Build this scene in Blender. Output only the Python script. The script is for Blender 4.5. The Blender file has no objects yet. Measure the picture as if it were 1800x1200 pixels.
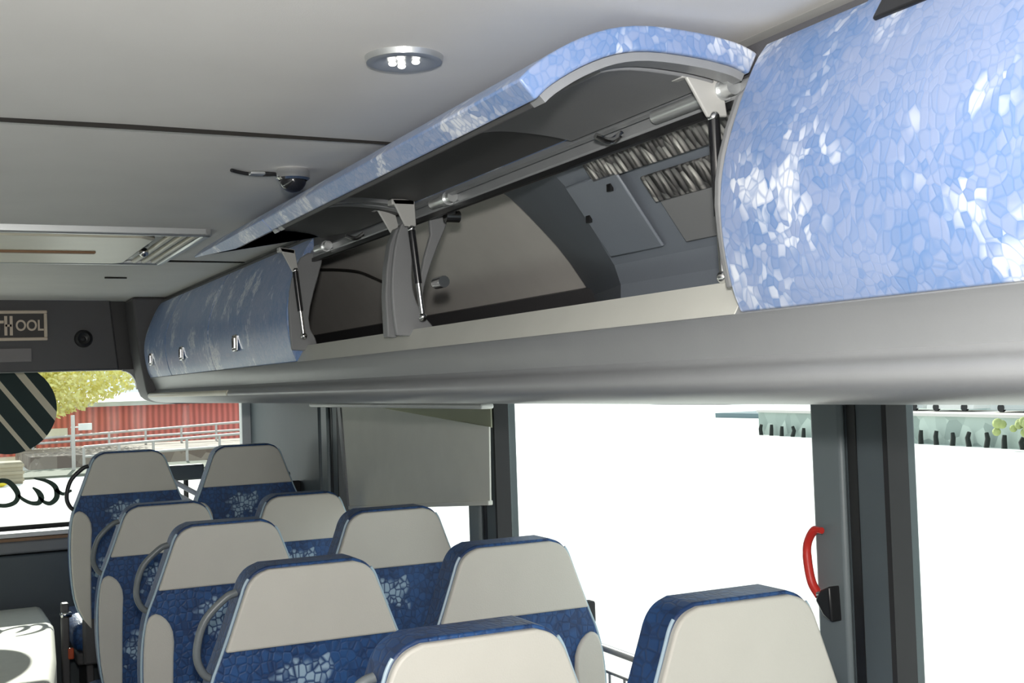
import bpy, bmesh, math, random
from mathutils import Vector, Matrix
random.seed(7)
S = bpy.context.scene
COL = S.collection
EYE = 1.6                      # eye height above the aisle floor; everything below is laid out from eye level

# ------------------------------------------------------------------ materials
def lin(c):
    return tuple(((x/255)/12.92 if x/255 <= .04045 else ((x/255+.055)/1.055)**2.4) for x in c)

def new_mat(name):
    m = bpy.data.materials.new(name); m.use_nodes = True
    nt = m.node_tree
    return m, nt, nt.nodes['Principled BSDF']

def plain(name, rgb, rough=.5, metal=0., noise=.06, nscale=12., bump=0., bscale=300., spec=.5, coat=0.):
    m, nt, b = new_mat(name)
    tc = nt.nodes.new('ShaderNodeTexCoord')
    n = nt.nodes.new('ShaderNodeTexNoise'); n.inputs['Scale'].default_value = nscale; n.inputs['Detail'].default_value = 4
    nt.links.new(tc.outputs['Object'], n.inputs['Vector'])
    mx = nt.nodes.new('ShaderNodeMix'); mx.data_type = 'RGBA'
    c = rgb
    mx.inputs['A'].default_value = tuple(max(0, x*(1-noise)) for x in c)+(1,)
    mx.inputs['B'].default_value = tuple(min(1, x*(1+noise)) for x in c)+(1,)
    nt.links.new(n.outputs['Fac'], mx.inputs['Factor'])
    nt.links.new(mx.outputs['Result'], b.inputs['Base Color'])
    b.inputs['Roughness'].default_value = rough; b.inputs['Metallic'].default_value = metal
    b.inputs['Specular IOR Level'].default_value = spec
    b.inputs['Coat Weight'].default_value = coat
    if bump:
        n2 = nt.nodes.new('ShaderNodeTexNoise'); n2.inputs['Scale'].default_value = bscale
        nt.links.new(tc.outputs['Object'], n2.inputs['Vector'])
        bp = nt.nodes.new('ShaderNodeBump'); bp.inputs['Strength'].default_value = bump; bp.inputs['Distance'].default_value = .002
        nt.links.new(n2.outputs['Fac'], bp.inputs['Height']); nt.links.new(bp.outputs['Normal'], b.inputs['Normal'])
    return m

def scales_fabric(name, base, dark, light, cell, patch_scale, patch_lo, patch_hi, rough=.38, spots=None, stretch=(1, 1, 1), coat=.15, bumps=.35, joint=0., wobble=0.):
    """blue moquette with a crocodile-skin mosaic: cells, darker joints, clusters of pale cells"""
    m, nt, b = new_mat(name); N = nt.nodes.new; L = nt.links.new
    tc = N('ShaderNodeTexCoord')
    mp = N('ShaderNodeMapping'); mp.inputs['Scale'].default_value = stretch
    L(tc.outputs['Object'], mp.inputs['Vector'])
    wv = N('ShaderNodeTexNoise'); wv.inputs['Scale'].default_value = 14; L(tc.outputs['Object'], wv.inputs['Vector'])
    wm = N('ShaderNodeVectorMath'); wm.operation = 'MULTIPLY_ADD'; wm.inputs[1].default_value = (wobble,)*3; L(wv.outputs['Color'], wm.inputs[0]); L(mp.outputs['Vector'], wm.inputs[2])
    vo = N('ShaderNodeTexVoronoi'); vo.inputs['Scale'].default_value = cell; vo.inputs['Randomness'].default_value = .75
    ve = N('ShaderNodeTexVoronoi'); ve.feature = 'DISTANCE_TO_EDGE'; ve.inputs['Scale'].default_value = cell; ve.inputs['Randomness'].default_value = .75
    L(wm.outputs[0], vo.inputs['Vector']); L(wm.outputs[0], ve.inputs['Vector'])
    sep = N('ShaderNodeSeparateColor'); L(vo.outputs['Color'], sep.inputs['Color'])
    # patch mask
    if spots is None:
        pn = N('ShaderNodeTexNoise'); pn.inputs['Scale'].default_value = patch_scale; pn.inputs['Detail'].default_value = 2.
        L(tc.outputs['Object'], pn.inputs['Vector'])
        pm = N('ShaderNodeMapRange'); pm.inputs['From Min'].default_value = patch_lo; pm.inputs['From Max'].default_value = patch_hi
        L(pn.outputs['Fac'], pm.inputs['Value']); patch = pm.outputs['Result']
    else:
        patch = None
        wn = N('ShaderNodeTexNoise'); wn.inputs['Scale'].default_value = 16; L(tc.outputs['Object'], wn.inputs['Vector'])
        wob = N('ShaderNodeVectorMath'); wob.operation = 'MULTIPLY_ADD'; wob.inputs[1].default_value = (.16, 0, .16); L(wn.outputs['Color'], wob.inputs[0])
        wo2 = N('ShaderNodeVectorMath'); wo2.operation = 'SUBTRACT'; wo2.inputs[1].default_value = (.08, 0, .08); L(tc.outputs['Object'], wo2.inputs[0]); L(wo2.outputs[0], wob.inputs[2])
        for (cx, cy, cz, r) in spots:
            ds = N('ShaderNodeVectorMath'); ds.operation = 'DISTANCE'; ds.inputs[1].default_value = (cx, cy, cz)
            L(wob.outputs[0], ds.inputs[0])
            mr = N('ShaderNodeMapRange'); mr.inputs['From Min'].default_value = r; mr.inputs['From Max'].default_value = r*.25
            L(ds.outputs['Value'], mr.inputs['Value'])
            if patch is None: patch = mr.outputs['Result']
            else:
                ad = N('ShaderNodeMath'); ad.operation = 'MAXIMUM'; L(patch, ad.inputs[0]); L(mr.outputs['Result'], ad.inputs[1]); patch = ad.outputs[0]
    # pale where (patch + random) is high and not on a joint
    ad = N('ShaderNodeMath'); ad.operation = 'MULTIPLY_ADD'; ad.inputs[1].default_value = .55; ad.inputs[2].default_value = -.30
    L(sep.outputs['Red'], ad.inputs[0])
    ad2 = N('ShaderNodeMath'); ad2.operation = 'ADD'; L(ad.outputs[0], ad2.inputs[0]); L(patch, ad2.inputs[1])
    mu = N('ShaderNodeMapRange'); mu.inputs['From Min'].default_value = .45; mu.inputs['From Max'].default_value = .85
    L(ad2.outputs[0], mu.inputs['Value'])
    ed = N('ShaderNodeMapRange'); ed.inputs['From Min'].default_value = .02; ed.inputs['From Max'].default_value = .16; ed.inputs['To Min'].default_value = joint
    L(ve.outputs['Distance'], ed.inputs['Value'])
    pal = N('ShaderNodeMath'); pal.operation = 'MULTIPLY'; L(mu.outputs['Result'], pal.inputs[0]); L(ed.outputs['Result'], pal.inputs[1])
    # base / dark mix
    ln = N('ShaderNodeTexNoise'); ln.inputs['Scale'].default_value = patch_scale*.7; ln.inputs['Detail'].default_value = 3
    L(tc.outputs['Object'], ln.inputs['Vector'])
    dk = N('ShaderNodeMath'); dk.operation = 'MULTIPLY_ADD'; dk.inputs[1].default_value = .55; L(sep.outputs['Green'], dk.inputs[0])
    ie = N('ShaderNodeMath'); ie.operation = 'MULTIPLY_ADD'; ie.inputs[1].default_value = -.5; ie.inputs[2].default_value = .35; L(ed.outputs['Result'], ie.inputs[0])
    L(ie.outputs[0], dk.inputs[2])
    dk2 = N('ShaderNodeMath'); dk2.operation = 'ADD'; dk2.use_clamp = True; L(dk.outputs[0], dk2.inputs[0])
    lr = N('ShaderNodeMapRange'); lr.inputs['From Min'].default_value = .35; lr.inputs['From Max'].default_value = .65; lr.inputs['To Min'].default_value = -.15; lr.inputs['To Max'].default_value = .35
    L(ln.outputs['Fac'], lr.inputs['Value']); L(lr.outputs['Result'], dk2.inputs[1])
    m1 = N('ShaderNodeMix'); m1.data_type = 'RGBA'; m1.inputs['A'].default_value = base+(1,); m1.inputs['B'].default_value = dark+(1,)
    L(dk2.outputs[0], m1.inputs['Factor'])
    m2 = N('ShaderNodeMix'); m2.data_type = 'RGBA'; m2.inputs['B'].default_value = light+(1,)
    L(m1.outputs['Result'], m2.inputs['A']); L(pal.outputs[0], m2.inputs['Factor'])
    L(m2.outputs['Result'], b.inputs['Base Color'])
    b.inputs['Roughness'].default_value = rough
    b.inputs['Sheen Weight'].default_value = .05
    b.inputs['Coat Weight'].default_value = coat; b.inputs['Coat Roughness'].default_value = .3
    bp = N('ShaderNodeBump'); bp.inputs['Strength'].default_value = bumps; bp.inputs['Distance'].default_value = .002
    L(ed.outputs['Result'], bp.inputs['Height']); L(bp.outputs['Normal'], b.inputs['Normal'])
    return m

def glass_mat(name, tint=(.93, .96, .95)):
    m = bpy.data.materials.new(name); m.use_nodes = True; nt = m.node_tree
    nt.nodes.clear(); N = nt.nodes.new; L = nt.links.new
    o = N('ShaderNodeOutputMaterial'); t = N('ShaderNodeBsdfTransparent'); t.inputs['Color'].default_value = tint+(1,)
    g = N('ShaderNodeBsdfGlossy'); g.inputs['Roughness'].default_value = .03
    mx = N("ShaderNodeMixShader"); mx.inputs[0].default_value = .035; L(t.outputs[0], mx.inputs[1]); L(g.outputs[0], mx.inputs[2]); L(mx.outputs[0], o.inputs[0])
    return m

def foil_mat(name):
    m, nt, b = new_mat(name); N = nt.nodes.new; L = nt.links.new
    tc = N('ShaderNodeTexCoord'); mp = N('ShaderNodeMapping'); mp.inputs['Scale'].default_value = (.7, 1.7, .7); L(tc.outputs['Object'], mp.inputs['Vector'])
    v = N('ShaderNodeTexVoronoi'); v.inputs['Scale'].default_value = 42; v.inputs['Randomness'].default_value = .55; L(mp.outputs['Vector'], v.inputs['Vector'])
    r = N('ShaderNodeMapRange'); r.inputs['From Max'].default_value = .75; L(v.outputs['Distance'], r.inputs['Value'])
    cs = N('ShaderNodeSeparateColor'); L(v.outputs['Color'], cs.inputs['Color'])
    cr = N('ShaderNodeMapRange'); cr.inputs['From Min'].default_value = .35; cr.inputs['From Max'].default_value = .8; L(cs.outputs['Red'], cr.inputs['Value'])
    lo = N('ShaderNodeMix'); lo.data_type = 'RGBA'; lo.inputs['A'].default_value = (.30, .29, .28, 1); lo.inputs['B'].default_value = (.95, .92, .86, 1); L(cr.outputs['Result'], lo.inputs['Factor'])  # random pale cells paint the glints into the foil colour
    mx = N('ShaderNodeMix'); mx.data_type = 'RGBA'; mx.inputs['B'].default_value = (.10, .10, .10, 1); L(lo.outputs['Result'], mx.inputs['A'])
    L(r.outputs['Result'], mx.inputs['Factor']); L(mx.outputs['Result'], b.inputs['Base Color'])
    b.inputs['Metallic'].default_value = .35; b.inputs['Roughness'].default_value = .3
    bp = N('ShaderNodeBump'); bp.inputs['Strength'].default_value = 1.; bp.inputs['Distance'].default_value = .01; bp.invert = True
    L(v.outputs['Distance'], bp.inputs['Height']); L(bp.outputs['Normal'], b.inputs['Normal'])
    return m

def corrugated(name, rgb, scale):
    m, nt, b = new_mat(name); N = nt.nodes.new; L = nt.links.new
    tc = N('ShaderNodeTexCoord'); w = N('ShaderNodeTexWave'); w.bands_direction = 'X'; w.inputs['Scale'].default_value = scale; w.inputs['Distortion'].default_value = .6
    L(tc.outputs['Object'], w.inputs['Vector'])
    mx = N('ShaderNodeMix'); mx.data_type = 'RGBA'; mx.inputs['A'].default_value = tuple(x*.72 for x in rgb)+(1,); mx.inputs['B'].default_value = tuple(min(1, x*1.25) for x in rgb)+(1,)
    L(w.outputs['Fac'], mx.inputs['Factor']); L(mx.outputs['Result'], b.inputs['Base Color']); b.inputs['Roughness'].default_value = .8
    return m

def stone(name, a, bcol, scale):
    m, nt, b = new_mat(name); N = nt.nodes.new; L = nt.links.new
    tc = N('ShaderNodeTexCoord'); v = N('ShaderNodeTexVoronoi'); v.inputs['Scale'].default_value = scale
    L(tc.outputs['Object'], v.inputs['Vector'])
    sp = N('ShaderNodeSeparateColor'); L(v.outputs['Color'], sp.inputs['Color'])
    mx = N('ShaderNodeMix'); mx.data_type = 'RGBA'; mx.inputs['A'].default_value = a+(1,); mx.inputs['B'].default_value = bcol+(1,)
    L(sp.outputs['Red'], mx.inputs['Factor']); L(mx.outputs['Result'], b.inputs['Base Color']); b.inputs['Roughness'].default_value = .85
    return m

M = {}
M['ceil'] = plain('ceiling_cloth', (.78, .765, .735), .9, noise=.06, nscale=5, bump=.12, bscale=600)
M['seam'] = plain('seam_dark', (.02, .018, .016), .9)
M['dgrey'] = plain('dark_grey_plastic', (.085, .083, .087), .55, bump=.12)
M['liner'] = plain('door_liner_dark', (.075, .075, .075), .6)
M['mgrey'] = plain('mid_grey_plastic', (.23, .235, .24), .5, bump=.1)
M['bgrey'] = plain('blue_grey_plastic', (.20, .225, .26), .45, bump=.1)
M['lgrey'] = plain('light_grey_plastic', (.26, .268, .276), .33, bump=.08)
M['lip'] = plain('pale_lip_plastic', (.60, .60, .55), .42, bump=.06)
M['cove'] = plain('cove_grey', (.36, .36, .35), .7)
M['beigewall'] = plain('beige_lining', (.74, .71, .66), .85, bump=.15)
M['beige'] = plain('beige_leather', (.60, .575, .52), .48, noise=.05, nscale=9, bump=.2, bscale=350)
M['piping'] = plain('pale_piping', (.42, .55, .64), .4)
M['black'] = plain('black_plastic', (.012, .012, .013), .35)
M['rubber'] = plain('black_rubber', (.02, .02, .022), .7)
M['steel'] = plain('bright_steel', (.75, .75, .74), .18, metal=1.)
M['strut'] = plain('strut_black', (.015, .015, .017), .15, coat=.6)
M['bracket'] = plain('bracket_grey', (.47, .47, .45), .4)
M['handle'] = plain('grey_handle', (.17, .19, .20), .35)
M['tubeblk'] = plain('black_handle', (.025, .026, .028), .35)
M['red'] = plain('red_plastic', (.62, .03, .02), .4)
M['orange'] = plain('orange_red_plastic', (.55, .09, .03), .4)
M['blind'] = plain('blind_cloth', (.68, .68, .62), .85, bump=.1)
M['blindshadow'] = plain('blind_shadow_olive', (.36, .37, .27), .85)  # darker tone for the rack's shadow on the blind
M['pillar'] = plain('pillar_grey', (.085, .105, .115), .5, bump=.1)
M['pillarpad'] = plain('pillar_pad', (.16, .19, .20), .45)
M['floor'] = plain('floor_vinyl', (.12, .12, .125), .6, noise=.2, nscale=60)
M['chrome'] = plain('chrome', (.8, .8, .8), .08, metal=1.)
M['alu'] = plain('satin_aluminium', (.62, .64, .64), .3, metal=.7)
M['hatch'] = plain('hatch_cream', (.74, .70, .56), .35)
M['cream'] = plain('cream_cover', (.74, .74, .66), .7, noise=.06, nscale=30)
M['foil'] = foil_mat('foil_insulation_glints')
M['signface'] = plain('sign_brown', (.035, .03, .028), .5)
M['signpale'] = plain('sign_cream', (.66, .55, .44), .5)
M['plate'] = plain('label_plate', (.20, .185, .19), .5)
M['glass'] = glass_mat('window_glass')
M['whitepaint'] = plain('white_paint', (.80, .80, .78), .45)
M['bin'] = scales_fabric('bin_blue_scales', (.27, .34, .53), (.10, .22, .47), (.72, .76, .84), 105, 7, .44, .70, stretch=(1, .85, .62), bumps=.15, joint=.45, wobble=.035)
sp = [(-.03, 0, .97, .10), (.05, 0, .80, .09), (-.09, 0, .74, .10)]
M['seat'] = scales_fabric('seat_blue_scales', (.018, .078, .235), (.008, .032, .110), (.34, .47, .60), 62, 9, 0, 1, spots=sp, rough=.5, stretch=(1, .6, .8), coat=.05)
M['rail'] = plain('white_rail', (.62, .58, .55), .5)
M['redwall'] = corrugated('red_boards', (.58, .16, .135), 1.7)
M['roofgrey'] = plain('roof_grey', (.55, .58, .58), .8)
M['leaf'] = plain('yellow_green_leaf', (.80, .76, .30), .7, noise=.25, nscale=3)
M['trunk'] = plain('bark', (.16, .12, .09), .9)
M['ground'] = plain('pale_ground', (.80, .785, .74), .9, noise=.05, nscale=.4)
M['verge'] = plain('grey_green_verge', (.16, .17, .13), .9, noise=.3, nscale=2)
M['water'] = plain('sunlit_water', (.78, .80, .78), .6, noise=.03)
M['stonewall'] = stone('quay_stone', (.30, .36, .33), (.58, .66, .60), 1.3)
M['brownstone'] = stone('terrace_stone', (.16, .12, .10), (.34, .29, .24), 2.2)
M['housegrey'] = stone('house_grey', (.42, .50, .50), (.72, .78, .76), .35)
M['roofdark'] = plain('house_roof', (.20, .25, .27), .8)
M['boat'] = plain('boat_grey', (.14, .20, .22), .6)
M['weed'] = plain('weed_olive', (.35, .40, .16), .9, noise=.4, nscale=2)
M['darkhole'] = plain('shadowed_timber', (.015, .02, .018), .9)
M['stickgreen'] = plain('sticker_green', (.008, .030, .028), .6)
M['stickcream'] = plain('sticker_cream', (.80, .72, .55), .6)
M['letters'] = plain('letter_green', (.020, .045, .030), .6)
M['crate'] = plain('crate_wood', (.38, .33, .24), .9)
M['yellow'] = plain('yellow_plastic', (.75, .60, .03), .5)
M['ochre'] = plain('ochre_trim', (.30, .17, .09), .6)

# ------------------------------------------------------------------ mesh helpers
class MB:
    def __init__(self): self.bm = bmesh.new()
    def face(self, vs):
        try: return self.bm.faces.new([self.bm.verts.new(v) for v in vs])
        except ValueError: return None
    def box(self, c, s, rot=None):
        r = bmesh.ops.create_cube(self.bm, size=1)
        mt = Matrix.Translation(c) @ (rot.to_4x4() if rot else Matrix.Identity(4)) @ Matrix.Diagonal((s[0], s[1], s[2], 1))
        bmesh.ops.transform(self.bm, matrix=mt, verts=r['verts']); return self
    def span(self, x0, x1, y0, y1, z0, z1):
        return self.box(((x0+x1)/2, (y0+y1)/2, (z0+z1)/2), (abs(x1-x0), abs(y1-y0), abs(z1-z0)))
    def prism(self, outline, axis, a, b):
        """outline: 2-D points; axis 'y' -> (x,z) swept along y; 'x' -> (y,z); 'z' -> (x,y)"""
        f = {'y': lambda p, t: (p[0], t, p[1]), 'x': lambda p, t: (t, p[0], p[1]), 'z': lambda p, t: (p[0], p[1], t)}[axis]
        A = [self.bm.verts.new(f(p, a)) for p in outline]; B = [self.bm.verts.new(f(p, b)) for p in outline]
        n = len(outline)
        self.bm.faces.new(A); self.bm.faces.new(B[::-1])
        for i in range(n): self.bm.faces.new((A[i], B[i], B[(i+1) % n], A[(i+1) % n]))
        return self
    def loft(self, secs, closed=True, caps=True):
        R = [[self.bm.verts.new(p) for p in s] for s in secs]; n = len(secs[0])
        for a, b in zip(R, R[1:]):
            for i in range(n if closed else n-1):
                self.bm.faces.new((a[i], b[i], b[(i+1) % n], a[(i+1) % n]))
        if caps and closed: self.bm.faces.new(R[0]); self.bm.faces.new(R[-1][::-1])
        return self
    def tube(self, pts, r, n=10, closed=False):
        P = [Vector(p) for p in pts]; rad = r if isinstance(r, (list, tuple)) else [r]*len(P)
        rings = []; up = None
        m = len(P)
        for i, p in enumerate(P):
            a = P[(i-1) % m] if (closed or i) else p; c = P[(i+1) % m] if (closed or i < m-1) else p
            t = (c-a).normalized()
            if up is None:
                up = t.orthogonal().normalized()
            up = (up - t*up.dot(t)).normalized(); s = t.cross(up)
            rings.append([p + (up*math.cos(2*math.pi*k/n) + s*math.sin(2*math.pi*k/n))*rad[i] for k in range(n)])
        R = [[self.bm.verts.new(v) for v in q] for q in rings]
        for i in range(m if closed else m-1):
            a, b = R[i], R[(i+1) % m]
            for k in range(n): self.bm.faces.new((a[k], a[(k+1) % n], b[(k+1) % n], b[k]))
        if not closed: self.bm.faces.new(R[0][::-1]); self.bm.faces.new(R[-1])
        return self
    def cyl(self, a, b, r, n=20, r2=None): return self.tube([a, b], [r, r if r2 is None else r2], n)
    def ball(self, c, r, sc=(1, 1, 1), u=20, v=12):
        q = bmesh.ops.create_uvsphere(self.bm, u_segments=u, v_segments=v, radius=r)
        bmesh.ops.transform(self.bm, matrix=Matrix.Translation(c) @ Matrix.Diagonal(tuple(sc)+(1,)), verts=q['verts']); return self
    def lathe(self, prof, c, axis='z', n=32):
        secs = []
        for k in range(n):
            a = 2*math.pi*k/n; ca, sa = math.cos(a), math.sin(a)
            secs.append([{'z': (c[0]+r*ca, c[1]+r*sa, c[2]+h), 'y': (c[0]+r*ca, c[1]+h, c[2]+r*sa)}[axis] for r, h in prof])
        secs.append(secs[0]); self.loft(secs, closed=False, caps=False)
        bmesh.ops.remove_doubles(self.bm, verts=self.bm.verts, dist=1e-6); return self
    def build(self, name, mat, parent=None, bevel=0, seg=2, smooth=40, subsurf=0, local=False):
        bmesh.ops.recalc_face_normals(self.bm, faces=self.bm.faces)
        me = bpy.data.meshes.new(name); self.bm.to_mesh(me); self.bm.free()
        o = bpy.data.objects.new(name, me); COL.objects.link(o)
        me.materials.append(M[mat] if isinstance(mat, str) else mat)
        off = Vector((0, 0, 0))
        if parent:
            o.parent = parent
            if not local:
                p = parent
                while p: off += p.location; p = p.parent
        else:
            xs = [v.co for v in me.vertices]
            off = Vector(((min(v.x for v in xs)+max(v.x for v in xs))/2, (min(v.y for v in xs)+max(v.y for v in xs))/2, min(v.z for v in xs)))
            o.location = off
        for v in me.vertices: v.co -= off
        if smooth:
            for f in me.polygons: f.use_smooth = True
            me.set_sharp_from_angle(angle=math.radians(smooth))
        if bevel:
            bv = o.modifiers.new('bevel', 'BEVEL'); bv.width = bevel; bv.segments = seg; bv.limit_method = 'ANGLE'; bv.angle_limit = math.radians(35)
            bv.harden_normals = False
        if subsurf:
            ss = o.modifiers.new('subsurf', 'SUBSURF'); ss.levels = ss.render_levels = subsurf
        return o

def tag(o, label=None, cat=None, group=None, kind=None):
    if label: o['label'] = label
    if cat: o['category'] = cat
    if group: o['group'] = group
    if kind: o['kind'] = kind
    return o
def empty(name, loc, label=None, cat=None, group=None, kind=None):
    o = bpy.data.objects.new(name, None); o.location = loc; o.empty_display_size = .05; COL.objects.link(o)
    return tag(o, label, cat, group, kind)
def struct(o): o['kind'] = 'structure'; return o
def arc(pts, it=2):
    """Chaikin-smoothed open polyline"""
    for _ in range(it):
        q = [pts[0]]
        for a, b in zip(pts, pts[1:]):
            q.append(tuple(a[i]*.75+b[i]*.25 for i in range(len(a)))); q.append(tuple(a[i]*.25+b[i]*.75 for i in range(len(a))))
        q.append(pts[-1]); pts = q
    return pts
def spline(pts, n=6):
    """Catmull-Rom through the points"""
    P = [Vector(p) for p in pts]; P = [P[0]*2-P[1]] + P + [P[-1]*2-P[-2]]; out = []
    for i in range(1, len(P)-2):
        for k in range(n):
            t = k/n; a, b, c, d = P[i-1], P[i], P[i+1], P[i+2]
            out.append(.5*((2*b) + (c-a)*t + (2*a-5*b+4*c-d)*t*t + (3*b-a-3*c+d)*t**3))
    out.append(P[-2]); return [tuple(v) for v in out]
def offset_line(P, d):
    """offset an open 2-D polyline sideways by d"""
    out = []
    for i, p in enumerate(P):
        a = P[max(0, i-1)]; b = P[min(len(P)-1, i+1)]
        tx, tz = b[0]-a[0], b[1]-a[1]; l = math.hypot(tx, tz) or 1
        out.append((p[0]-tz/l*d, p[1]+tx/l*d))
    return out
def text_mesh(txt, size, depth):
    cu = bpy.data.curves.new('t', 'FONT'); cu.body = txt; cu.size = size; cu.extrude = depth; cu.offset = size*.018
    o = bpy.data.objects.new('t', cu); COL.objects.link(o); bpy.context.view_layer.update()
    me = bpy.data.meshes.new_from_object(o.evaluated_get(bpy.context.evaluated_depsgraph_get()))
    bpy.data.objects.remove(o); bpy.data.curves.remove(cu); return me

# ------------------------------------------------------------------ bus shell
YB, YF = -2.6, 5.7
XL, XR = -.92, 1.50
CEIL = .43
FLOOR = -EYE
fl = MB().span(XL-.05, XR+.05, YB, 6.3, FLOOR-.06, FLOOR).span(XL+1.44, XR, 4.95, 6.2, FLOOR, FLOOR+.145)
struct(fl.build('floor', 'floor'))
# ceiling: shallow dome section, coves at both sides
def ceil_sec(th):
    xs = [(-.36, .43), (0, .434), (.3, .436), (.6, .434), (.96, .43), (.985, .416), (1.10, .455), (1.35, .40), (1.62, .25)]
    lo = [(-1.04, .25), (-.77, .40), (-.52, .455), (-.385, .416)] + xs
    return lo + [(x, z+th) for x, z in lo[::-1]]
struct(MB().prism([(-.385, .416), (-.36, .43), (0, .434), (.3, .436), (.6, .434), (.955, .431), (1.0, .425), (1.0, .50), (-.42, .50), (-.42, .41), (-.385, .41)], 'y', YB, 5.75).build('ceiling', 'ceil'))
# roof skin outside the racks, so no sky leaks in
struct(MB().prism([(1.0, .46), (1.25, .46), (1.45, .37), (1.56, .2), (1.60, .2), (1.49, .40), (1.27, .51), (1.0, .51)], 'y', YB, 6.25).build('trim_1', 'mgrey'))
struct(MB().prism([(-.42, .46), (-.67, .46), (-.87, .37), (-.98, .2), (-1.02, .2), (-.91, .40), (-.69, .51), (-.42, .51)], 'y', YB, 6.25).build('trim_2', 'mgrey'))
struct(MB().span(-.98, 1.56, 5.6, 6.3, .50, .54).span(-.98, 1.56, 6.22, 6.3, .16, .54).build('trim_3', 'mgrey'))
# ceiling joints and slits: separate thin dark strips let into the cloth
struct(MB().span(-.36, .955, 1.9943, 1.9958, .428, .4365).build('trim_4', 'seam'))
struct(MB().span(-.36, .955, 3.9735, 3.9755, .427, .4365).build('trim_5', 'seam'))
struct(MB().prism([(.953, .4305), (.958, .428), (1.01, .412), (1.01, .424), (.958, .4325)], 'y', YB, 5.7).build('trim_6', 'cove'))
# cove panel strip by the bins
# right wall: sill, pillars, front door panel
SILL = -.90
TOPW = -.02
struct(MB().span(XR, XR+.06, YB, 6.2, FLOOR, SILL).span(XR, XR+.06, YB, 6.25, TOPW, .30).build('wall_right', 'mgrey', bevel=.004))
pil = [(1.60, 1.79, 'emergency hammer'), (3.20, 3.39, ''), (4.70, 4.90, ''), (0.02, .2, ''), (-1.56, -1.38, '')]
for i, (a, b, _) in enumerate(pil):
    g = MB().span(XR-.012, XR+.06, a, b, SILL, TOPW)
    o = struct(g.build('trim_%d' % (10+i), 'pillar', bevel=.004))
    MB().span(XR-.026, XR-.010, a+(b-a)*.50, b-.012, SILL, TOPW-.002).build('pillar_cover', 'pillarpad', o, bevel=.008)
    MB().span(XR-.014, XR-.011, a+(b-a)*.36, a+(b-a)*.48, SILL, TOPW-.002).build('groove', 'black', o)
    MB().span(XR-.016, XR+.03, a-.012, a, SILL, TOPW-.002).build('gasket', 'rubber', o)
struct(MB().span(XR-.02, XR+.06, 4.94, 5.72, FLOOR, TOPW).span(XR-.005, XR+.06, 5.72, 6.2, FLOOR, TOPW).build('trim_20', 'pillar', bevel=.006))
struct(MB().span(XR-.05, XR+.05, 6.19, 6.25, -1.2, .5).build('trim_21', 'whitepaint', bevel=.004))
# panes on the right
spans = [(-2.6, -1.56), (-1.38, .02), (.2, 1.60), (1.79, 3.20), (3.39, 4.70)]
for i, (a, b) in enumerate(spans):
    o = MB().span(XR+.03, XR+.045, a, b, SILL, SILL+.02).span(XR+.03, XR+.045, a, b, TOPW-.02, TOPW).build('window_%d' % (i+2), 'rubber'); struct(o)
    MB().span(XR+.035, XR+.040, a, b, SILL+.02, TOPW-.02).build('pane', 'glass', o)
# left wall, unseen; window strip narrowed to lower the ambient light
struct(MB().span(XL-.06, XL, YB, 6.2, FLOOR, SILL).span(XL-.06, XL, YB, 6.25, -.55, .30).build('wall_left', 'mgrey'))
lp = [(-2.6, -2.45), (-.6, -.45), (1.05, 1.2), (2.7, 2.85), (4.3, 4.45), (5.0, 6.25)]
for i, (a, b) in enumerate(lp):
    struct(MB().span(XL-.06, XL+.01, a, b, SILL, -.55).build('trim_%d' % (30+i), 'pillar'))
for i, (a, b) in enumerate(zip([p[1] for p in lp], [p[0] for p in lp[1:]])):
    o = struct(MB().span(XL-.045, XL-.03, a, b, SILL, SILL+.02).build('window_%d' % (i+10), 'rubber'))
    MB().span(XL-.042, XL-.037, a, b, SILL+.02, -.55).build('pane', 'glass', o)
# unseen rear wall, its window shrunk so less daylight gets in
struct(MB().span(XL-.06, XR+.06, YB-.06, YB, FLOOR, -.75).span(XL-.06, XR+.06, YB-.06, YB, -.3, .5).span(XL-.06, -.7, YB-.06, YB, -.75, -.3).span(1.3, XR+.06, YB-.06, YB, -.75, -.3).build('wall_back', 'mgrey'))
# front header above the windscreen
h = MB().prism([(-.98, .118), (.784, .118), (.748, .46), (-.98, .46)], 'y', YF, YF+.06)
struct(h.build('wall_front', 'dgrey', bevel=.008))
struct(MB().prism([(.778, .118), (.90, .118), (.86, .46), (.742, .46)], 'y', YF+.035, YF+.075).build('trim_40', 'black'))
struct(MB().span(-.98, .86, YF+.06, YF+.14, .118, .15).span(-.98, .86, YF+.14, 6.24, .15, .19).build('trim_41', 'dgrey', bevel=.01))
# pale corner fillet of the windscreen opening
cf = [(.80, .119), (.80, .112)] + [(.80+.062*math.sin(t*math.pi/2/8), .112-.085*(1-math.cos(t*math.pi/2/8))) for t in range(9)] + [(.885, .027), (.885, .119)]
struct(MB().prism(cf, 'y', YF+.01, YF+.05).build('trim_42', 'lgrey'))
# windscreen
ws = struct(MB().span(XL, XR-.02, 6.205, 6.235, -.63, -.60).span(XL, XR-.02, 6.205, 6.235, .20, .23).build('window_1', 'rubber'))
MB().span(XL, XR-.02, 6.217, 6.223, -.60, .20).build('pane', 'glass', ws)
struct(MB().span(XL, XR, 6.16, 6.24, FLOOR, -.62).build('trim_43', 'dgrey'))

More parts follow.
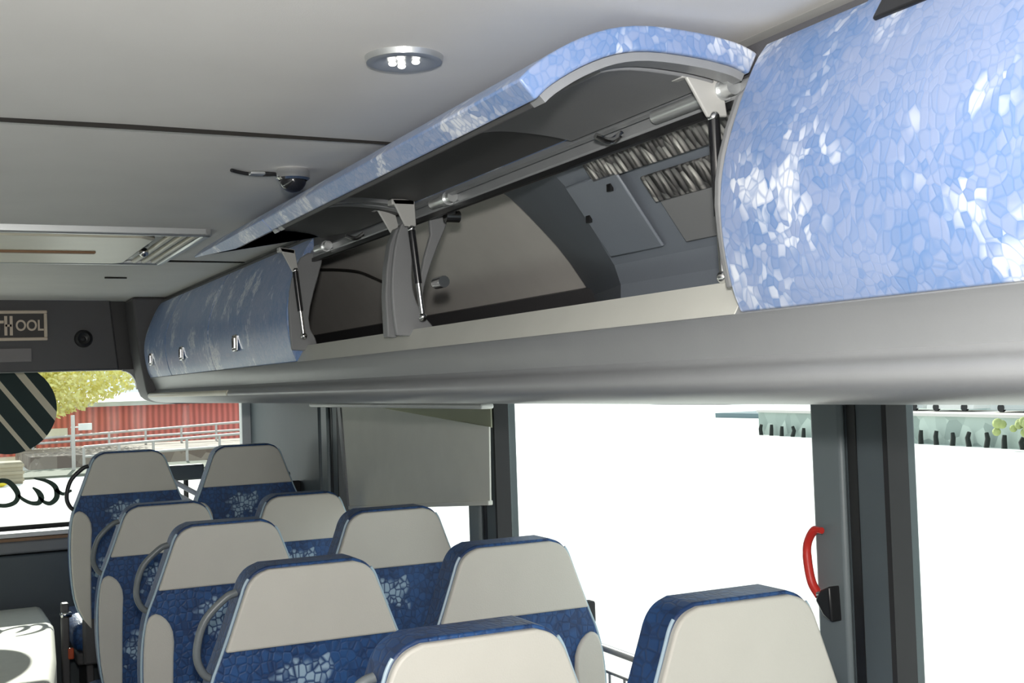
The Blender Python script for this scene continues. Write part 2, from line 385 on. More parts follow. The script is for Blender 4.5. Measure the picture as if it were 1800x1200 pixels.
# ------------------------------------------------------------------ seats
Zb = -.542
def halfw():
    return [(.19, -.50), (.222, -.44), (.236, -.32), (.238, -.18), (.224, -.075), (.194, -.004), (.154, .105), (.143, .137), (.124, .159), (.096, .169)]
def make_seat(row, col):
    g = 'beige and blue bus seats in pairs'
    root = empty('bus_seat', (0, 0, 0), None, 'seat', g)
    B = EYE+Zb                                # divider height above floor = local z
    hw = halfw()
    outl = arc([(x, B+z) for x, z in hw], 2)
    full = outl + [(-x, z) for x, z in outl[::-1]]
    MB().prism(full, 'y', 0, .085).build('backrest', 'seat', root, bevel=.022, seg=4, local=True)
    # thicker front body below the shoulders
    MB().prism([(.18, B-.44), (.195, B-.12), (.17, B-.06), (-.17, B-.06), (-.195, B-.12), (-.18, B-.44)], 'y', .06, .13).build('front_pad', 'seat', root, bevel=.03, seg=3, local=True)
    hp = arc([(.190, B-.002), (.151, B+.105), (.139, B+.136), (.120, B+.155), (.094, B+.163)], 2)
    hp = [(.190, B-.002)] + hp[1:]
    panel = hp + [(-x, z) for x, z in hp[::-1]]
    MB().prism(panel, 'y', -.014, .012).build('headrest_panel', 'beige', root, bevel=.009, seg=3, local=True)
    for s in (-1, 1):
        po = [(s*.160, B-.54), (s*.160, B-.42), (s*.155, B-.20), (s*.150, B-.125), (s*.165, B-.085), (s*.192, B-.062), (s*.214, B-.066), (s*.226, B-.10), (s*.234, B-.19), (s*.232, B-.33), (s*.218, B-.44), (s*.19, B-.50)]
        po = po[:1] + arc(po[1:], 1)
        MB().prism(po, 'y', -.010, .006).build('side_bolster', 'beige', root, bevel=.006, seg=2, local=True)
        edge = [(s*(x+.0005), .002, z) for x, z in outl if z < B+.150]
        MB().tube(edge, .0032, 8).build('piping', 'piping', root, local=True)
    # cushion and base
    MB().box((0, .33, .47), (.45, .50, .12)).build('seat_cushion', 'seat', root, bevel=.04, seg=3, local=True)
    MB().box((0, .31, .385), (.42, .46, .05)).build('seat_pan', 'dgrey', root, bevel=.01, local=True)
    MB().prism([(-.19, .37), (.19, .37), (.19, .56), (-.19, .56)], 'y', .02, .07).build('lower_back', 'dgrey', root, bevel=.01, local=True)
    for s in (-1, 1):
        MB().prism([(.12, 0), (.50, 0), (.44, .36), (.18, .36)], 'x', s*.15-.015, s*.15+.015).build('leg', 'dgrey', root, bevel=.005, local=True)
    if col == 'a':
        pts = spline([(-.155, .03, B+.115), (-.18, .03, B+.105), (-.225, .03, B+.060), (-.242, .03, B-.005), (-.228, .03, B-.048), (-.200, .03, B-.065)], 6)
        MB().tube(pts, .0085, 10).build('grab_handle', 'tubeblk' if row == 1 else 'handle', root, local=True)
    if col == 'w':
        b = MB().box((.230, .075, B-.032), (.042, .03, .055)).build('belt_guide', 'rubber', root, bevel=.006, local=True)
        q = spline([(.234, .10, B-.035), (.236, .11, B-.08), (.237, .12, B-.15), (.237, .14, B-.24), (.236, .16, B-.36)], 5)
        secs = [[(x-.014, y+.012, z), (x-.012, y+.016, z), (x+.012, y-.012, z), (x+.010, y-.016, z)] for x, y, z in q]
        MB().loft(secs).build('seat_belt', 'rubber', root, local=True)
        MB().ball((.188, .045, B+.030), .011).build('belt_button', 'black', root, local=True)
    if row == 1 and col == 'a':
        MB().box((-.252, .10, B-.62), (.03, .05, .36)).build('seat_post', 'dgrey', root, bevel=.006, local=True)
        MB().box((-.248, .09, B-.485), (.045, .06, .022)).build('post_cap', 'chrome', root, bevel=.008, seg=3, local=True)
        MB().box((-.235, .06, B-.64), (.022, .02, .045)).build('belt_buckle', 'orange', root, bevel=.005, local=True)
    return root
def copy_tree(o, parent=None):
    c = o.copy(); COL.objects.link(c); c.parent = parent
    for ch in [x for x in S.objects if x.parent == o]: copy_tree(ch, c)
    return c
XA, XW = .740, 1.228
rowsY = {1: 5.163, 2: 4.317, 3: 3.368, 4: 2.555, 5: 1.674}
dzr = {1: .145, 2: -.005, 3: .0147, 4: 0, 5: 0}
lab = {(1, 'a'): 'aisle seat of the raised front row, black grab handle, nearest the windscreen lettering',
       (1, 'w'): 'window seat of the raised front row, beside the dark door panel',
       (2, 'a'): 'aisle seat second from the front, headrest half hidden behind the next aisle seat',
       (2, 'w'): 'window seat second from the front, left of the grey window blind',
       (3, 'a'): 'middle aisle seat, third from the front, grey grab handle on its shoulder',
       (3, 'w'): 'window seat directly under the grey window blind',
       (4, 'a'): 'aisle seat fourth from the front, whole beige headrest and left grab handle in view',
       (4, 'w'): 'window seat fourth from the front, black seat belt against the bright window',
       (5, 'a'): 'nearest aisle seat, only its headrest top showing at the bottom edge',
       (5, 'w'): 'nearest window seat at lower right, below the red emergency hammer'}
protos = {}
for r in (4, 5, 3, 2, 1):
    for c in ('a', 'w'):
        if (r, c) == (1, 'a'): o = make_seat(1, 'a')
        elif c not in protos: o = protos[c] = make_seat(r, c)
        else: o = copy_tree(protos[c])
        o.location = (XA if c == 'a' else XW, rowsY[r], -EYE+dzr[r])
        tag(o, lab[(r, c)], 'seat', 'beige and blue bus seats in pairs')

# ------------------------------------------------------------------ luggage rack
rack = empty('luggage_rack', (1.2, 2.0, -.06), 'long grey overhead luggage rack with blue patterned doors along the window side', 'luggage rack')
RY0, RY1 = -2.55, 5.46
lower = [(.914, .114), (.906, .116), (.880, .073), (.887, .066), (.897, .044), (.904, .022), (.897, .013), (.875, .008), (.866, -.003), (.869, -.014), (.884, -.025), (.91, -.034), (.95, -.038), (1.10, -.0445), (1.49, -.056)]
lower = lower[:4] + lower[4:6] + arc(lower[5:13], 2)[1:] + lower[13:]
up = [(1.49, .0), (1.30, .06), (.95, .085), (.925, .10)]
MB().prism(lower+up, 'y', RY0, RY1).build('shelf', 'lgrey', rack, smooth=25)
MB().prism([(.9165, .113), (.905, .1168), (.8785, .0735), (.890, .075)], 'y', 1.19, 3.11).build('shelf_lip', 'lip', rack)
# pale lamp strip in the belly near the front
MB().prism([(.870, .0075), (.8645, .002), (.8635, -.005), (.866, -.012), (.875, -.008), (.878, .004)], 'y', 3.9, 5.43).build('light_strip', 'hatch', rack, bevel=.002)
# curved lining at the back of the bins
back = [(1.37, .075), (1.335, .13), (1.30, .197), (1.24, .279), (1.174, .344), (1.122, .391), (1.077, .419), (1.02, .440), (.96, .442)]
back = arc(back, 1)
bo = offset_line(back, -.012)
MB().prism(back+bo[::-1], 'y', 1.0, 5.45).build('lining', 'beigewall', rack, smooth=50)
MB().prism([(.93, .116), (1.29, .116), (1.262, .194), (1.285, .200), (1.345, .125), (1.345, .10), (.93, .10)], 'y', 2.18, 5.45).build('bin_floor', 'dgrey', rack)
MB().tube(spline([(1.10, 3.80, .392), (1.118, 3.671, .377), (1.136, 3.537, .363), (1.157, 3.408, .344), (1.184, 3.338, .318), (1.214, 3.291, .290), (1.25, 3.26, .245)], 5), .004, 8).build('lining_joint', 'seam', rack)
# hinge rail on top of the opening
MB().span(.925, .962, 1.0, 5.45, .347, .372).build('hinge_rail', 'lgrey', rack, bevel=.006, seg=3)
MB().span(.934, .975, 1.0, 5.45, .372, .412).build('hinge_cover', 'dgrey', rack)
MB().span(.922, .930, 1.2, 3.1, .338, .3475).build('rail_shadow', 'black', rack)  # black strip drawn as the shadow line beneath the hinge rail
for y0, y1 in ((1.22, 1.40), (2.12, 2.22), (2.92, 3.02)):
    MB().cyl((.915, y0, .362), (.915, y1, .362), .011, 14).cyl((.915, y0+.02, .362), (.915, y0+.04, .362), .014, 14).build('torsion_rod', 'alu', rack)
# doors
prof = [(.938, .408), (.930, .4), (.914, .378), (.890, .330), (.865, .265), (.855, .211), (.857, .156), (.867, .105), (.879, .074)]
prof = [tuple(p) for p in spline([(x, z, 0) for x, z in prof], 3)]
prof = [(p[0], p[1]) for p in prof]
H = (.93, .405)
def rot2(P, deg):
    a = -math.radians(deg); c, s = math.cos(a), math.sin(a)
    return [(H[0]+(x-H[0])*c-(z-H[1])*s, H[1]+(x-H[0])*s+(z-H[1])*c) for x, z in P]
def inner(P, d):
    return offset_line(P, d)
def door(y0, y1, deg, latch=None, taper=False):
    t = .030
    O = rot2(prof, deg); I = rot2(inner(prof, t), deg)
    # outer profile runs top->bottom; inside lies on +x side
    secs = []
    for y in ([y0, y1] if not taper else [y0, y1-.36, y1-.24, y1-.12, y1]):
        tt = t if (not taper or y <= y1-.36) else t*(.12+.88*(y1-y)/.36)
        Iy = rot2(inner(prof, tt), deg); Oy = O
        secs.append([(x, y, z) for x, z in Oy+Iy[::-1]])
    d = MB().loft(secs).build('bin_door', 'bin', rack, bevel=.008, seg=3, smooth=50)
    if deg:
        e = .028
        P0 = inner(prof, t+.0005); P1 = inner(prof, t+.011)
        P0, P1 = rot2(P0[1:-1], deg), rot2(P1[1:-1], deg)
        ring = MB()
        ring.prism(P0+P1[::-1], 'y', y0+.006, y0+.006+e); ring.prism(P0+P1[::-1], 'y', y1-.006-e, y1-.006) if not taper else None
        k = 4
        if not taper: MB().prism(P0[-k:]+P1[-k:][::-1], 'y', y0+.006+e, y1-.006-e).build('free_edge_trim', 'liner', d, bevel=.003)
        if not taper: ring.prism(P0[:k]+P1[:k][::-1], 'y', y0+.006+e, y1-.006-e)
        ring.build('door_rim', 'lgrey', d, bevel=.003)
        Q0 = rot2(inner(prof, t+.0003)[k+1:-k-1], deg); Q1 = rot2(inner(prof, t+.004)[k+1:-k-1], deg)
        if taper:
            sl_ = []
            for y in (y0+.04, y1-.36, y1-.24, y1-.12, y1-.006):
                tt = t if y <= y1-.36 else t*(.12+.88*(y1-y)/.36)
                a_ = rot2(inner(prof, tt+.0003)[1:-1], deg); b_ = rot2(inner(prof, tt+.004)[1:-1], deg)
                sl_.append([(x, y, z) for x, z in a_+b_[::-1]])
            MB().loft(sl_).build('door_liner', 'liner', d)
        if not taper: MB().prism(Q0+Q1[::-1], 'y', y0+.04, y1-.04).build('door_liner', 'liner', d)
        if not taper:
            n0, n1 = len(prof)//2-3, len(prof)-k-12
            W0 = rot2(inner(prof, t+.005)[k+1:k+12], deg); W1 = rot2(inner(prof, t+.012)[k+1:k+12], deg)
            MB().prism(W0+W1[::-1], 'y', y0+.045, y0+.42).build('inner_panel', 'mgrey', d, bevel=.003)
        mid = rot2(inner(prof, t+.02), deg)[5]
        hy = y0+.30
        MB().tube(spline([(mid[0]+.02, hy, mid[1]-.002), (mid[0], hy, mid[1]-.014), (mid[0]-.025, hy, mid[1]-.008)], 4), .005, 8).build('door_catch', 'steel', d)
    if latch:
        lx = .853
        MB().box((lx+.001, latch, .150), (.010, .052, .052)).build('latch', 'steel', d, bevel=.004)
        MB().box((lx-.005, latch, .150), (.006, .024, .034)).build('latch_button', 'chrome', d, bevel=.002)
    return d
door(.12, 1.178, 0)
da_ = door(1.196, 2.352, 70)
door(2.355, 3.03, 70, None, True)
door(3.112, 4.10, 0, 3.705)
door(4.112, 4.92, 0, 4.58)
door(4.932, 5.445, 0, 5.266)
MB().prism([(.905, .372), (.932, .413), (.945, .406), (.918, .366)], 'y', .885, .965).build('top_vent', 'black', rack, bevel=.003)
# gas struts with their brackets
def gas(y, x0, z0, x1, z1, br):
    MB().cyl((x1, y, z1), (x0+(x1-x0)*.45, y, z0+(z1-z0)*.45), .0055, 12).cyl((x0, y, z0), (x0+(x1-x0)*.40, y, z0+(z1-z0)*.40), .0035, 12).build('piston', 'steel', s_ := MB().cyl((x0+(x1-x0)*.02, y, z0+(z1-z0)*.02), (x0+(x1-x0)*.62, y, z0+(z1-z0)*.62), .0078, 14).build('gas_strut', 'strut', rack))
    MB().ball((x1, y, z1), .009).build('ball_joint', 'steel', s_); MB().ball((x0, y, z0), .008).build('ball_joint', 'steel', s_)
    MB().prism(br, 'y', y-.003, y+.003).prism([br[0], br[1], (br[1][0], br[1][1]-.012), (br[0][0], br[0][1]-.012)], 'y', y-.003, y+.022).build('support_bracket', 'bracket', rack, bevel=.002)
gas(1.245, .900, .327, .906, .124, [(.852, .385), (.912, .388), (.920, .328), (.890, .326)])
gas(2.285, .892, .320, .911, .140, [(.850, .380), (.900, .380), (.902, .325), (.878, .325)])
gas(2.445, .914, .334, .928, .20, [(.870, .392), (.914, .390), (.928, .332), (.906, .331)])
gas(3.065, .868, .312, .886, .140, [(.826, .372), (.868, .366), (.876, .312), (.860, .308)])
def divider(y, P, mat='mgrey', th=.012):
    P = arc(P, 1)
    o = MB().prism(P, 'y', y-th/2, y+th/2).build('divider', mat, rack, bevel=.003); return o
divider(2.33, [(.868, .105), (.862, .150), (.860, .22), (.872, .30), (.890, .345), (.92, .35), (.915, .30), (.905, .24), (.908, .19), (.925, .150), (.955, .117), (.94, .10)])
divider(2.30, [(.935, .372), (.985, .374), (.978, .338), (.945, .27), (.922, .21), (.915, .175), (.905, .18), (.918, .25), (.938, .31)])
divider(2.42, [(.878, .105), (.875, .22), (.895, .33), (.93, .35), (.925, .25), (.93, .16), (.962, .117), (.95, .10)], th=.03)
divider(3.10, [(.862, .105), (.858, .150), (.856, .24), (.872, .31), (.90, .362), (.955, .362), (.947, .324), (.918, .235), (.907, .172), (.933, .123), (.925, .10)])
divider(1.19, [(.872, .105), (.862, .16), (.858, .22), (.87, .28), (.905, .36), (.96, .36), (.93, .28), (.915, .2), (.925, .12)])
MB().cyl((.925, 2.20, .205), (.925, 2.24, .205), .012, 12).build('strut_pin', 'steel', rack); MB().cyl((.94, 2.22, .338), (.97, 2.22, .338), .012, 12).build('strut_pin', 'steel', rack)
# front end cover
cap = [(.812, .43), (.822, .30), (.832, .20), (.846, .11), (.862, .02), (.872, -.006), (.890, -.022), (.925, -.034), (.99, -.044), (1.49, -.054), (1.49, .43)]
MB().prism(cap, 'y', 5.46, 5.70).build('end_cover', 'dgrey', rack, bevel=.012, seg=3)
MB().span(1.0, 1.47, 5.2, 5.46, .07, .40).build('end_filler', 'dgrey', rack)

# equipment housing inside the nearest open bin
hf = arc([(1.096, .118), (1.099, .181), (1.049, .255), (1.012, .318), (.965, .362), (.955, .378)], 1)
hb = arc([(1.315, .165), (1.30, .197), (1.24, .279), (1.174, .344), (1.122, .391), (1.09, .41)], 1)
n = len(hf)
body = MB()
A = [(x, 1.19, z) for x, z in hf]; Bs = [(x, 1.813, z) for x, z in hf]; Cs = [(x-.012, 2.256, z-.008) for x, z in hb]
body.loft([A, Bs, Cs], closed=False, caps=False)
A2 = [(1.34, 1.19, .118), (1.34, 1.19, .40)]
body.face([(1.096, 1.19, .118), (1.34, 1.19, .118), (1.303, 2.256, .157), (1.096, 1.813, .118)])
hs = body.build('equipment_housing', 'bgrey', rack, smooth=14); hs['label'] = 'blue grey equipment housing'
def on_front(t):   # point on the sloping front, t 0..1 from its lower bend to its top
    (x0, z0), (x1, z1) = (1.099, .181), (.960, .372)
    return (x0+(x1-x0)*t, z0+(z1-z0)*t)
nx, nz = -.81, -.59
def slope_panel(y0, y1, t0, t1, th, lift):
    m = MB(); a = on_front(t0); b = on_front(t1)
    P = [(a[0]+nx*lift, a[1]+nz*lift), (b[0]+nx*lift, b[1]+nz*lift), (b[0]+nx*(lift+th), b[1]+nz*(lift+th)), (a[0]+nx*(lift+th), a[1]+nz*(lift+th))]
    return m.prism(P, 'y', y0, y1)
ap = slope_panel(1.625, 1.79, .18, .80, .006, .004).build('access_panel', 'bgrey', hs, bevel=.003)
for yy, t in ((1.66, .70), (1.775, .52)):
    a = on_front(t); MB().box((a[0]+nx*.012, yy, a[1]+nz*.012), (.006, .012, .012)).build('screw', 'black', hs)
slope_panel(1.22, 1.565, .17, .50, .004, .003).build('cover_plate', 'mgrey', hs, bevel=.002)
slope_panel(1.22, 1.575, .50, .70, .006, .003).build('foil_panel', 'foil', hs, bevel=.002)
slope_panel(1.22, 1.70, .765, .97, .006, .004).build('foil_strip', 'foil', hs, bevel=.002)

# ------------------------------------------------------------------ on the ceiling
lamp = empty('ceiling_lamp', (.573, 1.475, .41), 'oval silver spot lamp with four bright bulbs set in the ceiling', 'ceiling lamp')
MB().lathe([(0.0, .0), (.030, -.001), (.040, -.006), (.050, -.004), (.054, .010), (.054, .024)], (.573, 1.475, .431), 'z', 40).build('lamp_housing', 'alu', lamp)
mbulb = plain('bulb', (1, .98, .92), .3)
bb = mbulb.node_tree.nodes['Principled BSDF']; bb.inputs['Emission Color'].default_value = (1, .97, .9, 1); bb.inputs['Emission Strength'].default_value = 2.5
for dx, dy in ((-.012, -.018), (.014, -.006), (-.012, .012), (.004, .020)):
    MB().ball((.573+dx, 1.475+dy, .4275), .0055, (1, 1, .6)).build('bulb', mbulb, lamp)
em = empty('ceiling_badge', (.585, 2.34, .425), 'thin chrome winged badge on the ceiling ahead of the dark joint', 'badge')
w = spline([(.537, 2.325, .4305), (.56, 2.345, .4305), (.585, 2.358, .4305), (.61, 2.356, .4305), (.633, 2.348, .4305)], 5)
MB().tube(w, .0035, 6).build('wing', 'rubber', em)
MB().box((.592, 2.345, .430), (.03, .022, .006)).build('badge_center', 'alu', em, bevel=.002)
MB().tube(spline([(.60, 2.338, .4305), (.62, 2.340, .4305), (.636, 2.345, .4305)], 4), .0028, 6).build('wing', 'rubber', em)
dm = empty('dome_sensor', (.652, 2.30, .41), 'small dark glossy dome with chrome ring on the ceiling beside the open bin door', 'dome')
MB().lathe([(.029, .032), (.033, .024), (.033, .010), (.028, .006)], (.652, 2.30, .405), 'z', 24).build('mounting_ring', 'chrome', dm)
MB().ball((.652, 2.30, .412), .026, (1, 1, .95)).build('dome', 'strut', dm)
sl = MB().box((.623, 4.57, .431), (.078, .004, .006)).build('ceiling_slit', 'seam'); tag(sl, 'short black slit in the ceiling between roof hatch and front header', 'slit')
hx0, hx1, hy0, hy1 = -.08, .685, 3.205, 3.965
hat = empty('roof_hatch', ((hx0+hx1)/2, (hy0+hy1)/2, .40), 'large cream roof hatch in a silver frame on the ceiling at left', 'roof hatch')
fr = MB()
fw = .022
fr.span(hx0, hx1, hy0, hy0+fw, .414, .440).span(hx0, hx1, hy1-fw, hy1, .414, .440).span(hx0, hx0+fw, hy0, hy1, .414, .440).span(hx1-fw, hx1, hy0, hy1, .414, .440)
fr.build('hatch_frame', 'alu', hat, bevel=.006, seg=3)
MB().span(hx0+fw, hx1-fw, hy0+fw, hy1-fw, .4265, .442).build('hatch_recess', 'black', hat)
MB().prism([(hx0+.05, hy0+.045), (hx1-.17, hy0+.045), (hx1-.13, hy0+.10), (hx1-.13, hy1-.09), (hx1-.16, hy1-.055), (hx0+.05, hy1-.055)], 'z', .412, .428).build('hatch_panel', 'hatch', hat, bevel=.012, seg=3)
for k in range(3):
    x = hx1-.10+k*.030
    MB().span(x, x+.015, hy0+.03, hy1-.03, .418, .430).build('frame_rib', 'hatch', hat, bevel=.004)
MB().span(hx0+.06, hx1-.25, 3.575, 3.60, .406, .413).build('hatch_handle', 'ochre', hat, bevel=.003)
MB().ball((hx1-.118, 3.58, .412), .014).build('hatch_knob', 'steel', hat)

# ------------------------------------------------------------------ front header fittings
YS = YF-.001
sg = empty('wall_sign', (.30, YS, .252), 'framed brown sign with cream lettering on the front header', 'sign')
MB().span(.10, .48, YS-.010, YS, .256, .389).build('sign_board', 'signface', sg)
q = MB().span(.10, .48, YS-.020, YS-.004, .375, .389).span(.10, .48, YS-.020, YS-.004, .256, .270).span(.466, .48, YS-.020, YS-.004, .27, .375).span(.10, .114, YS-.020, YS-.004, .27, .375)
q.build('sign_frame', 'signpale', sg, bevel=.003)
lt = MB().span(.304, .316, YS-.015, YS-.009, .280, .365).span(.326, .338, YS-.015, YS-.009, .280, .365).span(.308, .334, YS-.015, YS-.009, .318, .328)
lt.span(.276, .286, YS-.015, YS-.009, .303, .345).span(.286, .302, YS-.015, YS-.009, .333, .345)
lt.build('tall_letters', 'signpale', sg)
me = text_mesh('OOL', .066, .003)
me.transform(Matrix.Translation(Vector((.349-.30, -.012, .301-.252))) @ Matrix.Rotation(math.pi/2, 4, 'X') @ Matrix.Scale(.82, 4, (1, 0, 0)))
o = bpy.data.objects.new('letters', me); COL.objects.link(o); o.parent = sg; me.materials.append(M['signpale'])
pl = MB().span(.16, .414, YS-.006, YS, .163, .223).build('label_plate', 'plate', bevel=.002); tag(pl, 'plain grey strip plate below the framed sign on the front header', 'plate')
sp_ = empty('round_speaker', (.632, YS, .22), 'round black speaker on the front header right of the framed sign', 'speaker')
MB().lathe([(0, -.012), (.018, -.014), (.026, -.018), (.036, -.014), (.040, 0)], (.632, YS, .262), 'y', 32).build('speaker_rim', 'black', sp_)
MB().ball((.630, YS-.012, .259), .012, (1, .6, 1)).build('speaker_cone', 'rubber', sp_)

# ------------------------------------------------------------------ windscreen decals (stuck to the inside of the pane)
YP = 6.2165
st = empty('striped_sticker', (.36, YP, -.23), 'round dark green sticker with cream diagonal stripes on the windscreen', 'sticker')
cx, cz, R = .345, -.045, .215
def disc_slice(c0, c1):
    """part of the disc between two parallel diagonals; stripe direction runs down to the right"""
    ux, uz = .60, -.80; vx, vz = .80, .60      # u along stripes, v across
    a = lambda c: math.sqrt(max(0, R*R-c*c))
    N_ = 10; P = []
    for k in range(N_+1):
        c = c0+(c1-c0)*k/N_; P.append((cx+ux*a(c)+vx*c, cz+uz*a(c)+vz*c))
    for k in range(N_, -1, -1):
        c = c0+(c1-c0)*k/N_; P.append((cx-ux*a(c)+vx*c, cz-uz*a(c)+vz*c))
    return P
cuts = [(-.20, -.065, 'stickgreen'), (-.065, -.045, 'stickcream'), (-.045, .030, 'stickgreen'), (.030, .052, 'stickcream'), (.052, .125, 'stickgreen'), (.125, .158, 'stickcream'), (.158, .2145, 'stickgreen')]
for c0, c1, mt in cuts:
    MB().prism(disc_slice(c0, c1), 'y', YP-.002, YP).build('green_field' if mt == 'stickgreen' else 'cream_stripe', mt, st, smooth=0)
lt = empty('script_lettering', (.40, YP, -.51), 'dark green reversed script lettering on the windscreen glass', 'lettering')
def ribbon(name, pts, wid):
    P = spline([(x, z, w) for (x, z), w in zip(pts, wid)], 7)
    Lft, Rgt = [], []
    for i, p in enumerate(P):
        a = P[max(0, i-1)]; b = P[min(len(P)-1, i+1)]
        tx, tz = b[0]-a[0], b[1]-a[1]; l = math.hypot(tx, tz) or 1
        Lft.append((p[0]-tz/l*p[2], p[1]+tx/l*p[2])); Rgt.append((p[0]+tz/l*p[2], p[1]-tx/l*p[2]))
    secs = [[(a[0], YP-.002, a[1]), (b[0], YP-.002, b[1]), (b[0], YP, b[1]), (a[0], YP, a[1])] for a, b in zip(Lft, Rgt)]
    MB().loft(secs).build(name, 'letters', lt, smooth=0)
ribbon('letter', [(.24, -.46), (.255, -.40), (.30, -.383), (.337, -.391), (.368, -.428), (.378, -.461), (.363, -.49), (.325, -.502), (.285, -.495), (.25, -.465)], [.008, .010, .011, .012, .013, .012, .011, .010, .009, .008])
ribbon('letter', [(.378, -.455), (.40, -.478), (.435, -.498), (.468, -.500), (.481, -.478), (.470, -.450), (.444, -.424)], [.006, .008, .009, .012, .014, .012, .004])
ribbon('letter', [(.470, -.470), (.495, -.498), (.524, -.505), (.551, -.478), (.546, -.430), (.508, -.398), (.45, -.381)], [.004, .008, .011, .013, .012, .009, .004])
ribbon('letter', [(.546, -.440), (.580, -.465), (.62, -.45)], [.009, .008, .006])

# ------------------------------------------------------------------ dashboard and front bits
da = empty('dashboard', (.3, 6.0, -1.2), 'dark grey dashboard below the windscreen', 'dashboard')
MB().span(-.88, 1.42, 6.04, 6.15, -.640, -.618).build('sill_strip', 'whitepaint', da, bevel=.004)
MB().span(-.88, 1.42, 6.03, 6.15, -.655, -.642).build('sill_trim', 'ochre', da)
MB().span(-.88, 1.42, 6.045, 6.15, -.715, -.656).build('dash_top', 'mgrey', da, bevel=.01)
MB().span(-.88, 1.42, 6.055, 6.15, -1.453, -.722).build('dash_panel', 'pillar', da, bevel=.01)
cw = MB().prism([(-.7, 4.0), (.33, 4.0), (.357, 4.3), (.41, 4.77), (.462, 5.45), (.455, 5.95), (-.7, 5.95)], 'z', -1.598, -.945).build('engine_cowl', 'cream', bevel=.03, seg=3)
tag(cw, 'cream covered low cowl in front of the dashboard at lower left', 'cowl')
mo = empty('driver_monitor', (1.13, 6.02, -.615), 'small dark monitor on a stalk between the two front row headrests', 'monitor')
MB().box((1.13, 6.02, -.385), (.17, .04, .075)).build('monitor_case', 'pillar', mo, bevel=.008)
MB().cyl((1.13, 6.03, -.617), (1.13, 6.03, -.42), .012).build('stalk', 'black', mo)
ra = empty('entrance_handrail', (1.1, 5.93, -1.45), 'pale double handrail sloping down between the two front row seats', 'handrail')
for dz in (0, -.055):
    MB().cyl((1.03, 5.93, -.405+dz), (1.24, 5.93, -.535+dz), .0125, 14).build('rail', 'whitepaint', ra)
for x, z in ((1.06, -.43), (1.21, -.52)):
    MB().cyl((x, 5.93, -1.455), (x, 5.93, z), .010, 12).build('rail_post', 'whitepaint', ra)

# ------------------------------------------------------------------ window side fittings
bl = empty('window_blind', (1.478, 3.85, -.46), 'grey pull-down blind half covering the window behind the third row', 'blind')
MB().span(1.430, 1.473, 3.16, 4.90, -.074, -.058).build('blind_rail', 'whitepaint', bl, bevel=.006)
c0 = [(3.165, -.126), (4.18, -.070), (4.54, -.066), (4.475, -.458), (3.175, -.342)]
MB().prism(c0, 'x', 1.456, 1.461).build('blind_cloth', 'blind', bl)
MB().prism([(3.165, -.064), (4.22, -.064), (4.18, -.072), (3.165, -.128)], 'x', 1.463, 1.467).build('rack_shadow_sheet', 'blindshadow', bl)  # olive sheet stands in for the rack's shadow across the blind top
MB().prism([(4.475, -.454), (3.175, -.338), (3.175, -.352), (4.475, -.468)], 'x', 1.450, 1.466).build('bottom_bar', 'blind', bl, bevel=.003)
MB().prism([(4.54, -.066), (4.475, -.462), (4.50, -.462), (4.585, -.066)], 'x', 1.450, 1.464).build('side_channel', 'mgrey', bl, bevel=.003)
hm = empty('emergency_hammer', (1.47, 1.735, -.42), 'red emergency hammer in a black holder on the window pillar', 'hammer')
hp_ = spline([(1.458, 1.736, -.288), (1.457, 1.757, -.290), (1.456, 1.775, -.315), (1.455, 1.776, -.345), (1.456, 1.768, -.385), (1.459, 1.752, -.408)], 5)
MB().tube(hp_, [.006]*4+[.008]*10+[.0085]*(len(hp_)-14), 10).build('hammer_handle', 'red', hm)
MB().tube([(1.459, 1.752, -.406), (1.462, 1.730, -.402)], .009, 10).build('hammer_head', 'steel', hm)
MB().prism([(1.755, -.415), (1.740, -.395), (1.715, -.385), (1.712, -.450), (1.735, -.440)], 'x', 1.450, 1.489).build('hammer_holder', 'black', hm, bevel=.004)
for k, (z, r, nm, lb) in enumerate(((-.661, .0095, 'window_guard_rail', 'pale tube rail across the window between the two nearest window seats'),)):
    g = empty(nm, (1.490, 2.5, z), lb, 'rail')
    MB().cyl((1.490, 1.80, z), (1.490, 3.19, z), r, 14).build('upper_bar', 'lgrey', g)
    MB().cyl((1.490, 1.80, z-.055), (1.490, 3.19, z-.055), .005, 10).build('lower_bar', 'mgrey', g)
    for j in range(18):
        MB().cyl((1.490, 1.88+j*.07, z-.22), (1.490, 1.88+j*.07, z-.055), .0035, 8).build('upright', 'mgrey', g)
    MB().cyl((1.490, 1.80, z-.22), (1.490, 3.19, z-.22), .006, 10).build('bottom_bar', 'mgrey', g)

# ------------------------------------------------------------------ outside
G = -2.75
gr = struct(MB().span(-70, 11, -45, 120, G-.3, G).build('ground', 'ground'))
GF = -1.75
gm = MB()
gm.loft([[(-70, y, G-.2), (.272*y, y, G-.2), (.272*y, y, z), (-70, y, z)] for y, z in ((9, G-.01), (25, GF), (40.5, GF))] + [[(-70, 120, G-.2), (11, 120, G-.2), (11, 120, GF), (-70, 120, GF)]])
g2 = struct(gm.build('ground', 'ground'))
wa = struct(MB().span(11, 300, -200, 400, -3.5, -3.2).build('water', 'water'))
YR = 40
rb = empty('red_building', (3, YR+3, GF), 'long low red boarded building seen through the windscreen', 'building')
MB().span(-9.5, 10.8, YR, YR+8, GF, -.30).build('wall', 'redwall', rb)
MB().prism([(YR-.3, -.32), (YR-.3, -.18), (YR+4, .10), (YR+8.3, -.18), (YR+8.3, -.32)], 'x', -10, 10.9).build('roof', 'roofgrey', rb)
for x in (3.2, -4):
    MB().span(x, x+.7, YR-.05, YR+.02, -1.25, -.95).build('window', 'whitepaint', rb)
